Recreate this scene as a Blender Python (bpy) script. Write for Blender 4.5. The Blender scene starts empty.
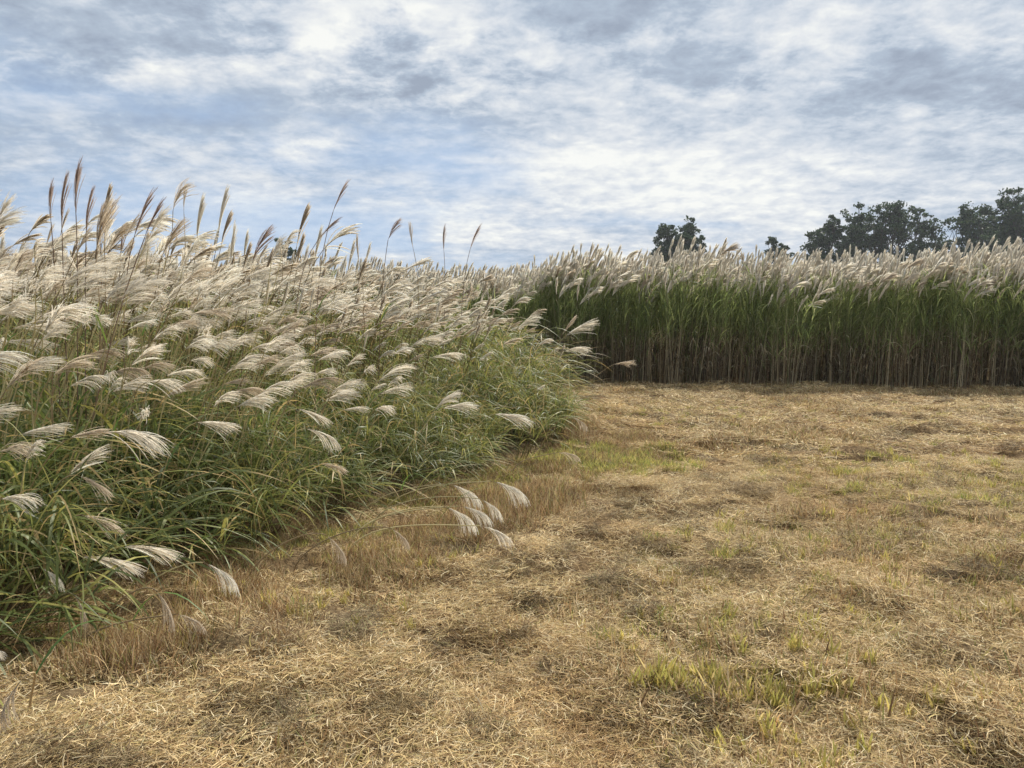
import bpy, math, random
import numpy as np
from mathutils import Vector, Matrix

# ------------------------------------------------------------------ camera, sky, sun, exposure
scene = bpy.context.scene
PITCH = math.radians(5.06); FPX = 745.0; CAMH = 1.5
cam_d = bpy.data.cameras.new("camera"); cam = bpy.data.objects.new("camera", cam_d)
scene.collection.objects.link(cam); scene.camera = cam
cam.location = (0, 0, CAMH); cam.rotation_euler = (math.pi/2 - PITCH, 0, 0)
cam_d.sensor_width = 36; cam_d.lens = 36*FPX/1024; cam_d.clip_start = 0.05; cam_d.clip_end = 6000
scene.render.resolution_x = 1024; scene.render.resolution_y = 768
scene.view_settings.view_transform = 'Standard'; scene.view_settings.look = 'None'
EXPO = .66
scene.view_settings.exposure = EXPO; scene.view_settings.gamma = 1
scene.view_settings.use_curve_mapping = False
scene.cycles.max_bounces = 6; scene.cycles.diffuse_bounces = 3; scene.cycles.transmission_bounces = 4; scene.cycles.glossy_bounces = 2

SUN_EL = math.radians(46); SUN_AZ = math.radians(28)      # azimuth: to the right of straight ahead (+Y)
sun_dir = Vector((math.sin(SUN_AZ)*math.cos(SUN_EL), math.cos(SUN_AZ)*math.cos(SUN_EL), math.sin(SUN_EL)))
sd = bpy.data.lights.new("sun", 'SUN'); sd.energy = 3.6; sd.angle = math.radians(4); sd.color = (1, .94, .84)
so = bpy.data.objects.new("sun", sd); scene.collection.objects.link(so)
so.rotation_euler = (-sun_dir).to_track_quat('-Z', 'Y').to_euler()

world = bpy.data.worlds.new("World"); scene.world = world; world.use_nodes = True
wt = world.node_tree; wt.nodes.clear()
def N(t, kind, **kw):
    n = t.nodes.new(kind)
    for k, v in kw.items(): setattr(n, k, v)
    return n
def L(t, a, b): t.links.new(a, b)
def math_n(t, op, a, b=None, clamp=False):
    n = N(t, 'ShaderNodeMath', operation=op, use_clamp=clamp)
    for i, v in enumerate((a, b)):
        if v is None: continue
        if isinstance(v, (int, float)): n.inputs[i].default_value = v
        else: L(t, v, n.inputs[i])
    return n.outputs[0]
def ramp(t, fac, stops, interp='LINEAR'):
    n = N(t, 'ShaderNodeValToRGB'); cr = n.color_ramp; cr.interpolation = interp
    while len(cr.elements) < len(stops): cr.elements.new(.5)
    for e, (p, c) in zip(cr.elements, stops):
        e.position = p; e.color = (c if len(c) == 4 else (*c, 1)) if not isinstance(c, (int, float)) else (c, c, c, 1)
    if fac is not None: L(t, fac, n.inputs[0])
    return n.outputs[0]
def mixc(t, fac, a, b, mode='MIX'):
    n = N(t, 'ShaderNodeMix', data_type='RGBA', blend_type=mode)
    for s, v in ((n.inputs[0], fac), (n.inputs[6], a), (n.inputs[7], b)):
        if isinstance(v, (int, float)): s.default_value = v
        elif isinstance(v, tuple): s.default_value = (*v, 1)
        else: L(t, v, s)
    return n.outputs[2]
def noise(t, vec, scale, detail=5, rough=.55, dist=0., lac=2.0):
    n = N(t, 'ShaderNodeTexNoise'); n.inputs['Scale'].default_value = scale
    n.inputs['Detail'].default_value = detail; n.inputs['Roughness'].default_value = rough
    n.inputs['Distortion'].default_value = dist; n.inputs['Lacunarity'].default_value = lac
    if vec is not None: L(t, vec, n.inputs['Vector'])
    return n.outputs[0]

def build_sky():
    t = wt
    K = 1/0.1/2**EXPO                       # display-linear values to background units
    sky = N(t, 'ShaderNodeTexSky', sky_type='NISHITA', sun_disc=False, sun_elevation=SUN_EL, sun_rotation=SUN_AZ)
    tc = N(t, 'ShaderNodeTexCoord'); sep = N(t, 'ShaderNodeSeparateXYZ'); L(t, tc.outputs['Generated'], sep.inputs[0])
    z = math_n(t, 'MAXIMUM', sep.outputs[2], 0.0)
    zz = math_n(t, 'ADD', z, .19)
    cmb = N(t, 'ShaderNodeCombineXYZ')
    L(t, math_n(t, 'DIVIDE', sep.outputs[0], zz), cmb.inputs[0]); L(t, math_n(t, 'DIVIDE', sep.outputs[1], zz), cmb.inputs[1])
    def shifted(dx, dy, sx=1, sy=1):
        m = N(t, 'ShaderNodeMapping'); m.inputs['Location'].default_value = (dx, dy, 0); m.inputs['Scale'].default_value = (sx, sy, 1)
        L(t, cmb.outputs[0], m.inputs[0]); return m.outputs[0]
    big = noise(t, shifted(3.1, 7.3, .8, 1), .62, 6, .55, .35)
    mid = noise(t, shifted(11.7, 2.9, .8, 1), 1.7, 8, .58, .2)
    fine = noise(t, shifted(5.2, 1.4), 5.6, 8, .66, .15)
    finer = noise(t, shifted(1.2, 9.4), 13.0, 5, .6, .3)
    dark = noise(t, shifted(21.5, 14.2, .6, 1), .9, 6, .55, .2)
    # nearness to the veiled sun
    vm = N(t, 'ShaderNodeVectorMath', operation='DOT_PRODUCT'); L(t, tc.outputs['Generated'], vm.inputs[0]); vm.inputs[1].default_value = tuple(sun_dir)
    glow = math_n(t, 'MULTIPLY', math_n(t, 'SUBTRACT', vm.outputs[1], .45, ), 1.5, True)
    core = math_n(t, 'ADD', 1., math_n(t, 'MULTIPLY', ramp(t, vm.outputs[1], [(.90, 0), (1., 1)], 'EASE'), 2.4))
    # cover
    cov = math_n(t, 'ADD', math_n(t, 'MULTIPLY', big, .8), math_n(t, 'MULTIPLY', mid, .45))
    cov = math_n(t, 'ADD', cov, math_n(t, 'MULTIPLY', fine, .2))
    cov = math_n(t, 'ADD', cov, math_n(t, 'MULTIPLY', glow, .22))
    cov = math_n(t, 'ADD', cov, math_n(t, 'MULTIPLY', z, .6))
    cov = ramp(t, cov, [(.68, .35), (.92, 1)], 'EASE')
    nmul = N(t, 'ShaderNodeVectorMath', operation='SCALE'); L(t, sky.outputs[0], nmul.inputs[0]); nmul.inputs['Scale'].default_value = .9
    def kc(c): return tuple(v*K for v in c)
    blue = mixc(t, .85, nmul.outputs[0], kc((.36, .52, .78)))
    # single clouds and gaps at their own places in the sky
    def patch(px, py, rx, ry, amt):
        d = (Vector(((px-512)/FPX, 0, 0)) + Vector((0, math.cos(PITCH), -math.sin(PITCH))) + Vector((0, math.sin(PITCH), math.cos(PITCH)))*(384-py)/FPX).normalized()
        q = (d.x/(d.z+.19), d.y/(d.z+.19))
        m = N(t, 'ShaderNodeMapping'); m.inputs['Location'].default_value = (-q[0]/rx, -q[1]/ry, 0); m.inputs['Scale'].default_value = (1/rx, 1/ry, 1)
        L(t, cmb.outputs[0], m.inputs[0]); ln = N(t, 'ShaderNodeVectorMath', operation='LENGTH'); L(t, m.outputs[0], ln.inputs[0])
        dist = math_n(t, 'ADD', ln.outputs['Value'], math_n(t, 'MULTIPLY', math_n(t, 'SUBTRACT', math_n(t, 'ADD', math_n(t, 'MULTIPLY', mid, .55), math_n(t, 'MULTIPLY', fine, .45)), .5), 5.5))
        return ramp(t, math_n(t, 'MULTIPLY', dist, .5), [(.1, amt), (.75, 0)], 'EASE')
    darks = None
    for a in ((412, 64, .24, .19, .30), (150, 24, .45, .18, .20), (985, 70, .35, .22, .15), (690, 66, .16, .13, .17), (570, 8, .25, .12, .14), (300, 105, .5, .35, .10)):
        p_ = patch(*a); darks = p_ if darks is None else math_n(t, 'ADD', darks, p_)
    lights = None
    for a in ((400, 8, .22, .10, .12), (620, 120, .55, .4, .05), (60, 60, .3, .3, .10), (330, 140, .35, .15, .08), (470, 40, .10, .12, .10), (320, 42, .07, .12, .22)):
        p_ = patch(*a); lights = p_ if lights is None else math_n(t, 'ADD', lights, p_)
    # cloud tone
    tone = math_n(t, 'ADD', math_n(t, 'MULTIPLY', mid, .84), math_n(t, 'MULTIPLY', fine, .80))
    tone = math_n(t, 'ADD', tone, math_n(t, 'MULTIPLY', math_n(t, 'SUBTRACT', finer, .5), .55))
    tone = math_n(t, 'SUBTRACT', math_n(t, 'ADD', tone, lights), darks)
    tone = math_n(t, 'SUBTRACT', tone, math_n(t, 'MULTIPLY', dark, .9))
    tone = math_n(t, 'ADD', tone, math_n(t, 'ADD', math_n(t, 'MULTIPLY', glow, .10), .025))
    br = ramp(t, tone, [(.08, (.33, .39, .49)), (.28, (.44, .52, .63)), (.40, (.58, .645, .735)), (.53, (.74, .775, .82)), (.70, (.94, .95, .92))])
    sc = N(t, 'ShaderNodeVectorMath', operation='SCALE'); L(t, br, sc.inputs[0]); L(t, math_n(t, 'MULTIPLY', core, K), sc.inputs['Scale'])
    colr = mixc(t, cov, blue, sc.outputs[0])
    # below the horizon: plain dull ground bounce
    below = ramp(t, math_n(t, 'ADD', sep.outputs[2], .5), [(.47, 0), (.5, 1)])
    colr = mixc(t, below, kc((.20, .17, .12)), colr)
    bg = N(t, 'ShaderNodeBackground'); bg.inputs[1].default_value = .1; L(t, colr, bg.inputs[0])
    out = N(t, 'ShaderNodeOutputWorld'); L(t, bg.outputs[0], out.inputs[0])
build_sky()

# ------------------------------------------------------------------ helpers
rng = np.random.default_rng(7)
FW = np.array([0, math.cos(PITCH), -math.sin(PITCH)]); UP = np.array([0, math.sin(PITCH), math.cos(PITCH)])
def P(px, py, Y):                       # measured pixel of the photo + real distance -> point
    d = FW + np.array([(px-512)/FPX, 0, 0]) + UP*(384-py)/FPX
    return np.array([0, 0, CAMH]) + d*(Y/d[1])
def G(px, py):                          # measured pixel -> point on flat ground
    d = FW + np.array([(px-512)/FPX, 0, 0]) + UP*(384-py)/FPX
    return (np.array([0, 0, CAMH]) - d*(CAMH/d[2]))[:2]
def proj(p):                            # point(s) -> pixel, depth
    p = np.atleast_2d(p) - np.array([0, 0, CAMH]); dep = p@FW
    return 512 + FPX*p[:, 0]/dep, 384 - FPX*(p@UP)/dep, dep

_lat = rng.random((256, 256))
def vnoise(x, y, s=1.0):
    x = np.asarray(x)*s + 100; y = np.asarray(y)*s + 100
    xi = np.floor(x).astype(int); yi = np.floor(y).astype(int); fx = x-xi; fy = y-yi
    fx = fx*fx*(3-2*fx); fy = fy*fy*(3-2*fy)
    a = _lat[xi % 256, yi % 256]; b = _lat[(xi+1) % 256, yi % 256]; c = _lat[xi % 256, (yi+1) % 256]; d = _lat[(xi+1) % 256, (yi+1) % 256]
    return (a*(1-fx)+b*fx)*(1-fy) + (c*(1-fx)+d*fx)*fy
def smooth(a, b, v):
    t = np.clip((v-a)/(b-a), 0, 1); return t*t*(3-2*t)

def new_mesh(name, V, F, col=None, mat=None, smooth_sh=True):
    me = bpy.data.meshes.new(name)
    V = np.asarray(V, dtype=np.float32).reshape(-1, 3); F = np.asarray(F, dtype=np.int32)
    n, k = F.shape
    me.vertices.add(len(V)); me.vertices.foreach_set('co', V.ravel())
    me.loops.add(n*k); me.loops.foreach_set('vertex_index', F.ravel())
    me.polygons.add(n); me.polygons.foreach_set('loop_start', np.arange(0, n*k, k, dtype=np.int32))
    me.polygons.foreach_set('use_smooth', np.full(n, smooth_sh))
    if col is not None:
        a = me.attributes.new('col', 'FLOAT_COLOR', 'POINT')
        c = np.ones((len(V), 4), dtype=np.float32); c[:, :3] = col; a.data.foreach_set('color', c.ravel())
    me.update(calc_edges=True)
    if mat: me.materials.append(mat)
    return me
def link(name, me, parent=None):
    o = bpy.data.objects.new(name, me); scene.collection.objects.link(o)
    if parent is not None: o.parent = parent
    return o
def tag(o, label=None, cat=None, group=None, kind=None):
    if label: o['label'] = label
    if cat: o['category'] = cat
    if group: o['group'] = group
    if kind: o['kind'] = kind
    return o

class Geo:                              # collects quads with a colour per vertex
    def __init__(s): s.V = []; s.F = []; s.C = []; s.n = 0
    def add(s, V, F, C):
        V = V.reshape(-1, 3); s.V.append(V); s.F.append(F+s.n); s.C.append(np.broadcast_to(C, V.shape).copy() if np.ndim(C) == 1 else C.reshape(-1, 3)); s.n += len(V)
    def arr(s): return np.concatenate(s.V), np.concatenate(s.F), np.concatenate(s.C)
    def mesh(s, name, mat, **k): V, F, C = s.arr(); return new_mesh(name, V, F, C, mat, **k)
def unit(v): return v/np.maximum(np.linalg.norm(v, axis=-1, keepdims=True), 1e-9)
def ribbons(g, path, width, side, col):
    """path (n,k,3) width (n,k) side (n,3)or(n,k,3) col (n,3)or(n,k,3)"""
    n, k, _ = path.shape
    if side.ndim == 2: side = np.repeat(side[:, None], k, 1)
    if col.ndim == 2: col = np.repeat(col[:, None], k, 1)
    a = path - side*width[..., None]/2; b = path + side*width[..., None]/2
    V = np.stack([a, b], 2)             # n,k,2,3
    base = (np.arange(n)[:, None]*k + np.arange(k-1)[None])*2
    F = np.stack([base, base+1, base+3, base+2], -1).reshape(-1, 4)
    g.add(V, F, np.repeat(col[:, :, None], 2, 2))
def tubes(g, path, rad, col, sides=4):
    n, k, _ = path.shape
    tan = unit(np.gradient(path, axis=1)); ref = np.array([.31, .87, .12])
    u = unit(np.cross(tan, ref)); v = np.cross(tan, u)
    ang = np.arange(sides)*2*np.pi/sides
    V = path[:, :, None] + rad[:, :, None, None]*(u[:, :, None]*np.cos(ang)[:, None] + v[:, :, None]*np.sin(ang)[:, None])
    i = (np.arange(n)[:, None, None]*k + np.arange(k-1)[None, :, None])*sides; j = np.arange(sides); j2 = (j+1) % sides
    F = np.stack([i+j, i+j2, i+sides+j2, i+sides+j], -1).reshape(-1, 4)
    if col.ndim == 2: col = np.repeat(col[:, None], k, 1)
    g.add(V, F, np.repeat(col[:, :, None], sides, 2))
def arc(p0, d0, length, pull, k, power=1.3):
    """curved paths: start p0 (n,3), direction d0, total length (n,), pull (n,3) bends the direction more and more"""
    n = len(p0); t = np.linspace(0, 1, k)
    d = unit(d0[:, None] + pull[:, None]*(t[None, :, None]**power))
    step = (length/(k-1))[:, None, None]*d[:, :-1]
    return np.concatenate([p0[:, None], p0[:, None] + np.cumsum(step, 1)], 1)
def pick(cols, n, w=None, jit=.12, r=None):
    r = r or rng
    c = np.array(cols)[r.choice(len(cols), n, p=w)]
    return np.clip(c*(1 + r.normal(0, jit, (n, 1))) , .005, .95)

# ------------------------------------------------------------------ materials
def leafy(name, transl=.35, rough=.6, varn=.0, spec=.25, inst=True, patch=None):
    m = bpy.data.materials.new(name); m.use_nodes = True; t = m.node_tree; t.nodes.clear()
    at = N(t, 'ShaderNodeAttribute', attribute_name='col'); c = at.outputs['Color']
    geo = N(t, 'ShaderNodeNewGeometry')
    if varn:
        nz = noise(t, geo.outputs['Position'], 1.7, 3)
        f = math_n(t, 'ADD', math_n(t, 'MULTIPLY', nz, 2*varn), 1-varn)
        oi = N(t, 'ShaderNodeObjectInfo')
        f = math_n(t, 'MULTIPLY', f, math_n(t, 'ADD', math_n(t, 'MULTIPLY', oi.outputs['Random'], varn*.8), 1-varn*.4))
        s = N(t, 'ShaderNodeVectorMath', operation='SCALE'); L(t, c, s.inputs[0]); L(t, f, s.inputs['Scale']); c = s.outputs[0]
    if patch:                            # another colour of straw or leaf in patches of the field
        sc, lo, hi, pc, amt = patch
        pf = ramp(t, noise(t, geo.outputs['Position'], sc, 4, .6), [(lo, 0), (hi, amt)])
        c = mixc(t, pf, c, mixc(t, 1.0, c, pc, 'MULTIPLY'))
    b = N(t, 'ShaderNodeBsdfPrincipled'); L(t, c, b.inputs['Base Color'])
    b.inputs['Roughness'].default_value = rough; b.inputs['Specular IOR Level'].default_value = spec
    tr = N(t, 'ShaderNodeBsdfTranslucent'); L(t, c, tr.inputs[0])
    mx = N(t, 'ShaderNodeMixShader'); mx.inputs[0].default_value = transl
    L(t, b.outputs[0], mx.inputs[1]); L(t, tr.outputs[0], mx.inputs[2])
    o = N(t, 'ShaderNodeOutputMaterial'); L(t, mx.outputs[0], o.inputs[0])
    return m
M_leaf = leafy('grass_leaf', .42, .5, .35, .35)
M_plume = leafy('silky_plume', .56, .8, .12, .1)
M_stem = leafy('reed_stem', .0, .6, .2, .3)
M_reed = leafy('reed_leaf', .52, .6, .35, .25)
M_hay = leafy('hay_straw', .25, .75, .3, .15, patch=(.55, .5, .68, (.80, .70, .62), 1))
M_stub = leafy('stubble_straw', .3, .7, .35, .15)
M_tleaf = leafy('tree_leaf', .25, .6, .25, .2)
M_bark = leafy('tree_bark', .0, .9, .2, .1)

# ------------------------------------------------------------------ layout measured from the photo
BANK = np.array([(-60, -8), (-5.2, -1.0), (-3.0, 1.9), tuple(G(0, 652)), tuple(G(120, 592)), tuple(G(250, 545)), tuple(G(370, 508)), tuple(G(460, 482)),
                 tuple(G(545, 463)), tuple(G(572, 452)), (.80, 9.1), (.55, 10.2), (.1, 11.5), (-.3, 13), (-.9, 16.5), (-6, 22), (-60, 22)])
def seg_dist(px, py, poly, closed=True):
    d = np.full(np.shape(px), 1e9); n = len(poly)
    for i in range(n if closed else n-1):
        a = poly[i]; b = poly[(i+1) % n]; ab = b-a
        t = np.clip(((px-a[0])*ab[0]+(py-a[1])*ab[1])/(ab@ab), 0, 1)
        d = np.minimum(d, np.hypot(px-a[0]-t*ab[0], py-a[1]-t*ab[1]))
    return d
def inside(px, py, poly):
    r = np.zeros(np.shape(px), bool); n = len(poly)
    for i in range(n):
        x1, y1 = poly[i]; x2, y2 = poly[(i+1) % n]
        c = ((y1 > py) != (y2 > py))
        with np.errstate(divide='ignore', invalid='ignore'): xx = (x2-x1)*(py-y1)/(y2-y1)+x1
        r ^= c & (px < xx)
    return r
def bank_e(x, y):                        # signed distance inside the bank (+ inside)
    d = seg_dist(x, y, BANK[:-1], False); return np.where(inside(x, y, BANK), d, -d)
def hedge_y(x):                          # front line of the tall reeds
    return 17.15 - .145*np.clip(x, -4, 40) + .25*np.sin(x*.9) + .12*np.sin(x*2.7+1) + np.where(x < 0, 0, 0)
# inner line of the stubble strip beside the bank
STRIP = np.array([tuple(G(a, b)) for a, b in ((-60, 800), (60, 745), (150, 705), (290, 655), (400, 605), (450, 575), (560, 520), (660, 468), (700, 455))])
def strip_mask(x, y):
    poly = np.vstack([STRIP, [(1.6, 9.5), (-8, 9.5), (-8, 1)]])
    return inside(x, y, poly)
def gh(x, y):                            # height of the ground surface
    near = smooth(30, 18, np.hypot(x, y))
    lump = vnoise(x+9, y, 3.1); lump2 = vnoise(x, y+5, 6.5)
    h = .11*(vnoise(x, y, .35)-.5) + .06*(vnoise(x, y, 1.3)-.5) + .13*(np.maximum(lump, .35)-.5) + .07*(lump2-.5) + .03*(vnoise(x, y, 13)-.5)
    h = h + .05*np.exp(-(seg_dist(x, y, STRIP, False)/.45)**2)*(y < 10)*(x < 1.6)   # windrow lying along the strip
    h = h + .018*np.sin(seg_dist(x, y, STRIP, False)*2*np.pi/.9)
    return h*near

# ------------------------------------------------------------------ ground
def axis(lo, hi, step, far, n):
    mid = np.arange(lo, hi+step/2, step); out = step*1.35**np.arange(1, n)
    e = np.cumsum(out); e = e[e < far]
    return np.concatenate([(lo-e)[::-1], mid, hi+e])
xs = axis(-8, 14, .06, 2500, 60); ys = axis(.4, 19, .06, 2500, 60)
X, Y = np.meshgrid(xs, ys, indexing='ij'); Z = gh(X, Y) - .02
V = np.stack([X, Y, Z], -1).reshape(-1, 3)
i = (np.arange(len(xs)-1)[:, None]*len(ys) + np.arange(len(ys)-1)).ravel()
F = np.stack([i, i+len(ys), i+len(ys)+1, i+1], -1)
mg = bpy.data.materials.new('dry_thatch'); mg.use_nodes = True; t = mg.node_tree; b = t.nodes['Principled BSDF']
geo = N(t, 'ShaderNodeNewGeometry'); pos = geo.outputs['Position']
c1 = ramp(t, noise(t, pos, 34, 8, .7), [(.3, (.07, .05, .028)), (.5, (.20, .145, .08)), (.72, (.42, .33, .19))])
c2 = ramp(t, noise(t, pos, .8, 5, .6), [(.4, (.85, .72, .6)), (.6, (1, 1, 1))])
L(t, mixc(t, 1.0, c1, c2, 'MULTIPLY'), b.inputs['Base Color']); b.inputs['Roughness'].default_value = .95; b.inputs['Specular IOR Level'].default_value = .1
bp = N(t, 'ShaderNodeBump'); bp.inputs['Distance'].default_value = .03; L(t, noise(t, pos, 45, 6, .7), bp.inputs['Height']); L(t, bp.outputs[0], b.inputs['Normal'])
tag(link('ground', new_mesh('ground', V, F, None, mg)), 'mown straw coloured field running from the camera to the tall grass', 'ground', kind='structure')

# ------------------------------------------------------------------ scatter through geometry nodes (stuff only)
def scatter(name, pts, rot, scl, idx, variants):
    co = bpy.data.collections.new(name+'_kinds')
    for k, me in enumerate(variants):
        o = bpy.data.objects.new(name+'_kind_%02d' % k, me); co.objects.link(o)
    me = bpy.data.meshes.new(name); n = len(pts)
    me.vertices.add(n); me.vertices.foreach_set('co', np.asarray(pts, dtype=np.float32).ravel())
    for an, ty, key, v in (('rot', 'FLOAT_VECTOR', 'vector', rot), ('scl', 'FLOAT_VECTOR', 'vector', scl), ('idx', 'INT', 'value', idx)):
        a = me.attributes.new(an, ty, 'POINT'); a.data.foreach_set(key, np.asarray(v, dtype=np.int32 if ty == 'INT' else np.float32).ravel())
    ob = link(name, me)
    for mm in {m for v in variants for m in v.materials}: me.materials.append(mm)
    ng = bpy.data.node_groups.new(name, 'GeometryNodeTree')
    ng.interface.new_socket('Geometry', in_out='INPUT', socket_type='NodeSocketGeometry'); ng.interface.new_socket('Geometry', in_out='OUTPUT', socket_type='NodeSocketGeometry')
    gi = ng.nodes.new('NodeGroupInput'); go = ng.nodes.new('NodeGroupOutput')
    ip = ng.nodes.new('GeometryNodeInstanceOnPoints'); ci = ng.nodes.new('GeometryNodeCollectionInfo')
    ci.inputs['Collection'].default_value = co; ci.inputs['Separate Children'].default_value = True; ci.inputs['Reset Children'].default_value = True
    ng.links.new(gi.outputs[0], ip.inputs['Points']); ng.links.new(ci.outputs[0], ip.inputs['Instance']); ip.inputs['Pick Instance'].default_value = True
    for an, ty, sock in (('rot', 'FLOAT_VECTOR', 'Rotation'), ('scl', 'FLOAT_VECTOR', 'Scale'), ('idx', 'INT', 'Instance Index')):
        na = ng.nodes.new('GeometryNodeInputNamedAttribute'); na.data_type = ty; na.inputs['Name'].default_value = an
        ng.links.new([o for o in na.outputs if o.name == 'Attribute' and o.enabled][0], ip.inputs[sock])
    ng.links.new(ip.outputs[0], go.inputs[0])
    md = ob.modifiers.new('scatter', 'NODES'); md.node_group = ng
    return ob
def jgrid(x0, x1, y0, y1, step, j=.5):
    a, b = np.meshgrid(np.arange(x0, x1, step), np.arange(y0, y1, step), indexing='ij')
    a = a.ravel(); b = b.ravel()
    return a + rng.uniform(-j, j, len(a))*step, b + rng.uniform(-j, j, len(b))*step
def yaw(n, lo=0, hi=2*np.pi, tilt=0.):
    return np.stack([rng.normal(0, tilt, n), rng.normal(0, tilt, n), rng.uniform(lo, hi, n)], -1) if tilt else np.stack([np.zeros(n), np.zeros(n), rng.uniform(lo, hi, n)], -1)

# ------------------------------------------------------------------ mown hay
CLUMPS = [(632, 595, 1.0, 'dark round hay clump left of the middle of the mown field'),
          (685, 516, 1.0, 'dark flat hay clump just below and left of the field\'s widest clump'),
          (747, 495, 1.1, 'widest dark hay clump, nearest to the tall reeds'),
          (740, 573, .75, 'small dark hay clump level with the round one to its left'),
          (650, 548, .8, 'low hay clump between the round clump and the flat one'),
          (466, 652, .65, 'dark hay clump on the pale windrow at lower centre'),
          (400, 668, .55, 'hay clump with a deep shadow, left on the windrow'),
          (250, 722, .55, 'small hay clump at the lower left end of the windrow'),
          (385, 710, .55, 'hay clump nearest the bottom edge, left of centre'),
          (610, 640, .6, 'small loose hay clump right of the windrow'),
          (1000, 680, .9, 'dark hay clump close to the right edge of the field'),
          (925, 655, .7, 'flat hay clump beside the clump at the right edge'),
          (545, 590, .6, 'little hay clump between the windrow and the round clump')]
STRAW = [(.68, .53, .29), (.55, .40, .19), (.77, .65, .42), (.34, .22, .11), (.44, .36, .16), (.25, .165, .085)]
def hay_tuft(n, rad, lmin, lmax, w, zmax, cols, wts, curl=.5, updir=.22):
    g = Geo(); a = rng.uniform(0, 2*np.pi, n); r = rad*np.sqrt(rng.random(n))
    p0 = np.stack([r*np.cos(a), r*np.sin(a), zmax*rng.random(n)**1.5*(1-.5*(r/rad)**2)-.005], -1)
    b = rng.uniform(0, 2*np.pi, n)
    d = unit(np.stack([np.cos(b), np.sin(b), rng.normal(updir*.6, updir, n)], -1)); ln = rng.uniform(lmin, lmax, n)
    pull = np.stack([rng.normal(0, curl, n), rng.normal(0, curl, n), rng.normal(-.25, .2, n)], -1)
    pa = arc(p0, d, ln, pull, 4); pa[..., 2] = np.maximum(pa[..., 2], -.01)
    W = np.repeat((w*rng.uniform(.5, 1.5, n))[:, None], 4, 1); W[:, -1] *= .4
    side = unit(np.cross(d, [0, 0, 1]) + rng.normal(0, .35, (n, 3)))
    ribbons(g, pa, W, side, pick(cols, n, wts, .18)); return g
HW = [.22, .25, .15, .16, .12, .10]
hay_near = [hay_tuft(560, .2, .018, .075, .0021, .03, STRAW, HW, .9, .17).mesh('hay_near', M_hay) for _ in range(7)]
hay_far = [hay_tuft(260, .36, .04, .13, .0060, .04, STRAW, HW, .8, .15).mesh('hay_far', M_hay) for _ in range(6)]
DAMP_SHADE = [(.16, .115, .065), (.25, .19, .105), (.11, .08, .045), (.40, .32, .19), (.30, .28, .13)]  # damp clod browns, with the shadow between lumps mixed into the colour
hay_damp_shade = [hay_tuft(260, .085, .015, .06, .0022, .055, DAMP_SHADE, [.27, .27, .22, .14, .10], .9, .3).mesh('hay_damp_shade', M_hay) for _ in range(5)]
def clear_of_bank(x, y): return (bank_e(x, y) < .25) & (y < hedge_y(x)+.4)
def in_view(x, y, m=1.2): return np.abs(x) < .70*y + m
pts = []; rots = []; scls = []; idx = []
for (y0, y1, step, far) in ((1.2, 4.2, .105, 0), (4.2, 8, .15, 0), (8, 18.4, .27, 1)):
    x, y = jgrid(-9, 14, y0, y1, step)
    k = clear_of_bank(x, y) & in_view(x, y)
    s = strip_mask(x, y) & (rng.random(len(x)) < .70)     # thinner inside the stubble strip
    k &= ~s & ~((vnoise(x, y, 7.5) < .24) & (rng.random(len(x)) < .85))
    for cp in CLUMPS: c = G(cp[0], cp[1]); k &= np.hypot(x-c[0], y-c[1]) > .17*cp[2]
    x = x[k]; y = y[k]; n = len(x)
    dens = vnoise(x, y, 1.7)
    pts.append(np.stack([x, y, gh(x, y)-.012+.0*dens], -1)); rots.append(yaw(n, tilt=.12)); s1 = rng.uniform(.75, 1.3, n)
    scls.append(np.stack([s1, s1, s1*rng.uniform(.6, 1.4, n)], -1)); ii = rng.integers(0, 6, n) + (7 if far else 0)
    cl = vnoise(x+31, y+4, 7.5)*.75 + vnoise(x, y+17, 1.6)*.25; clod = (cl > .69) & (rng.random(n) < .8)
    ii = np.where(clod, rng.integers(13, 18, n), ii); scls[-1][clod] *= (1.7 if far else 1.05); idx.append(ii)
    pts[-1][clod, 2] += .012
tag(scatter('mown_hay', np.concatenate(pts), np.concatenate(rots), np.concatenate(scls), np.concatenate(idx), hay_near+hay_far+hay_damp_shade),
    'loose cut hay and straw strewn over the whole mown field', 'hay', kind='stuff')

# ------------------------------------------------------------------ stubble and fresh sprouts
def stub_tuft(n, rad, hmin, hmax, w, cols, wts, lean=.35):
    g = Geo(); a = rng.uniform(0, 2*np.pi, n); r = rad*np.sqrt(rng.random(n))
    p0 = np.stack([r*np.cos(a), r*np.sin(a), np.full(n, -.015)], -1)
    d = unit(np.stack([rng.normal(.08, lean, n), rng.normal(0, lean, n), np.ones(n)], -1)); ln = rng.uniform(hmin, hmax, n)
    pull = np.stack([rng.normal(.1, .4, n), rng.normal(0, .4, n), rng.normal(-.2, .3, n)], -1)
    pa = arc(p0, d, ln, pull, 5); W = (w*rng.uniform(.6, 1.5, n))[:, None]*np.array([.8, 1, .95, .7, .15])
    b = rng.uniform(0, np.pi, n); ribbons(g, pa, W, np.stack([np.cos(b), np.sin(b), 0*b], -1), pick(cols, n, wts, .2)); return g
BROWN = [(.40, .26, .13), (.21, .125, .065), (.58, .45, .27), (.44, .33, .17), (.22, .24, .08), (.48, .42, .16)]
st_b = [stub_tuft(120, .13, .04, .16, .0036, BROWN, [.24, .20, .27, .18, .06, .05]).mesh('stub', M_stub) for _ in range(6)]
st_s = [stub_tuft(60, .15, .03, .10, .0055, BROWN, [.24, .16, .26, .20, .07, .07]).mesh('stub_low', M_stub) for _ in range(5)]
pts = []; scls = []; idx = []
x, y = jgrid(-7, 2, .8, 9.5, .095); e = bank_e(x, y)
k = strip_mask(x, y) & (e < .25) & in_view(x, y) & (vnoise(x, y, 3.3) > .30); x, y = x[k], y[k]
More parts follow.
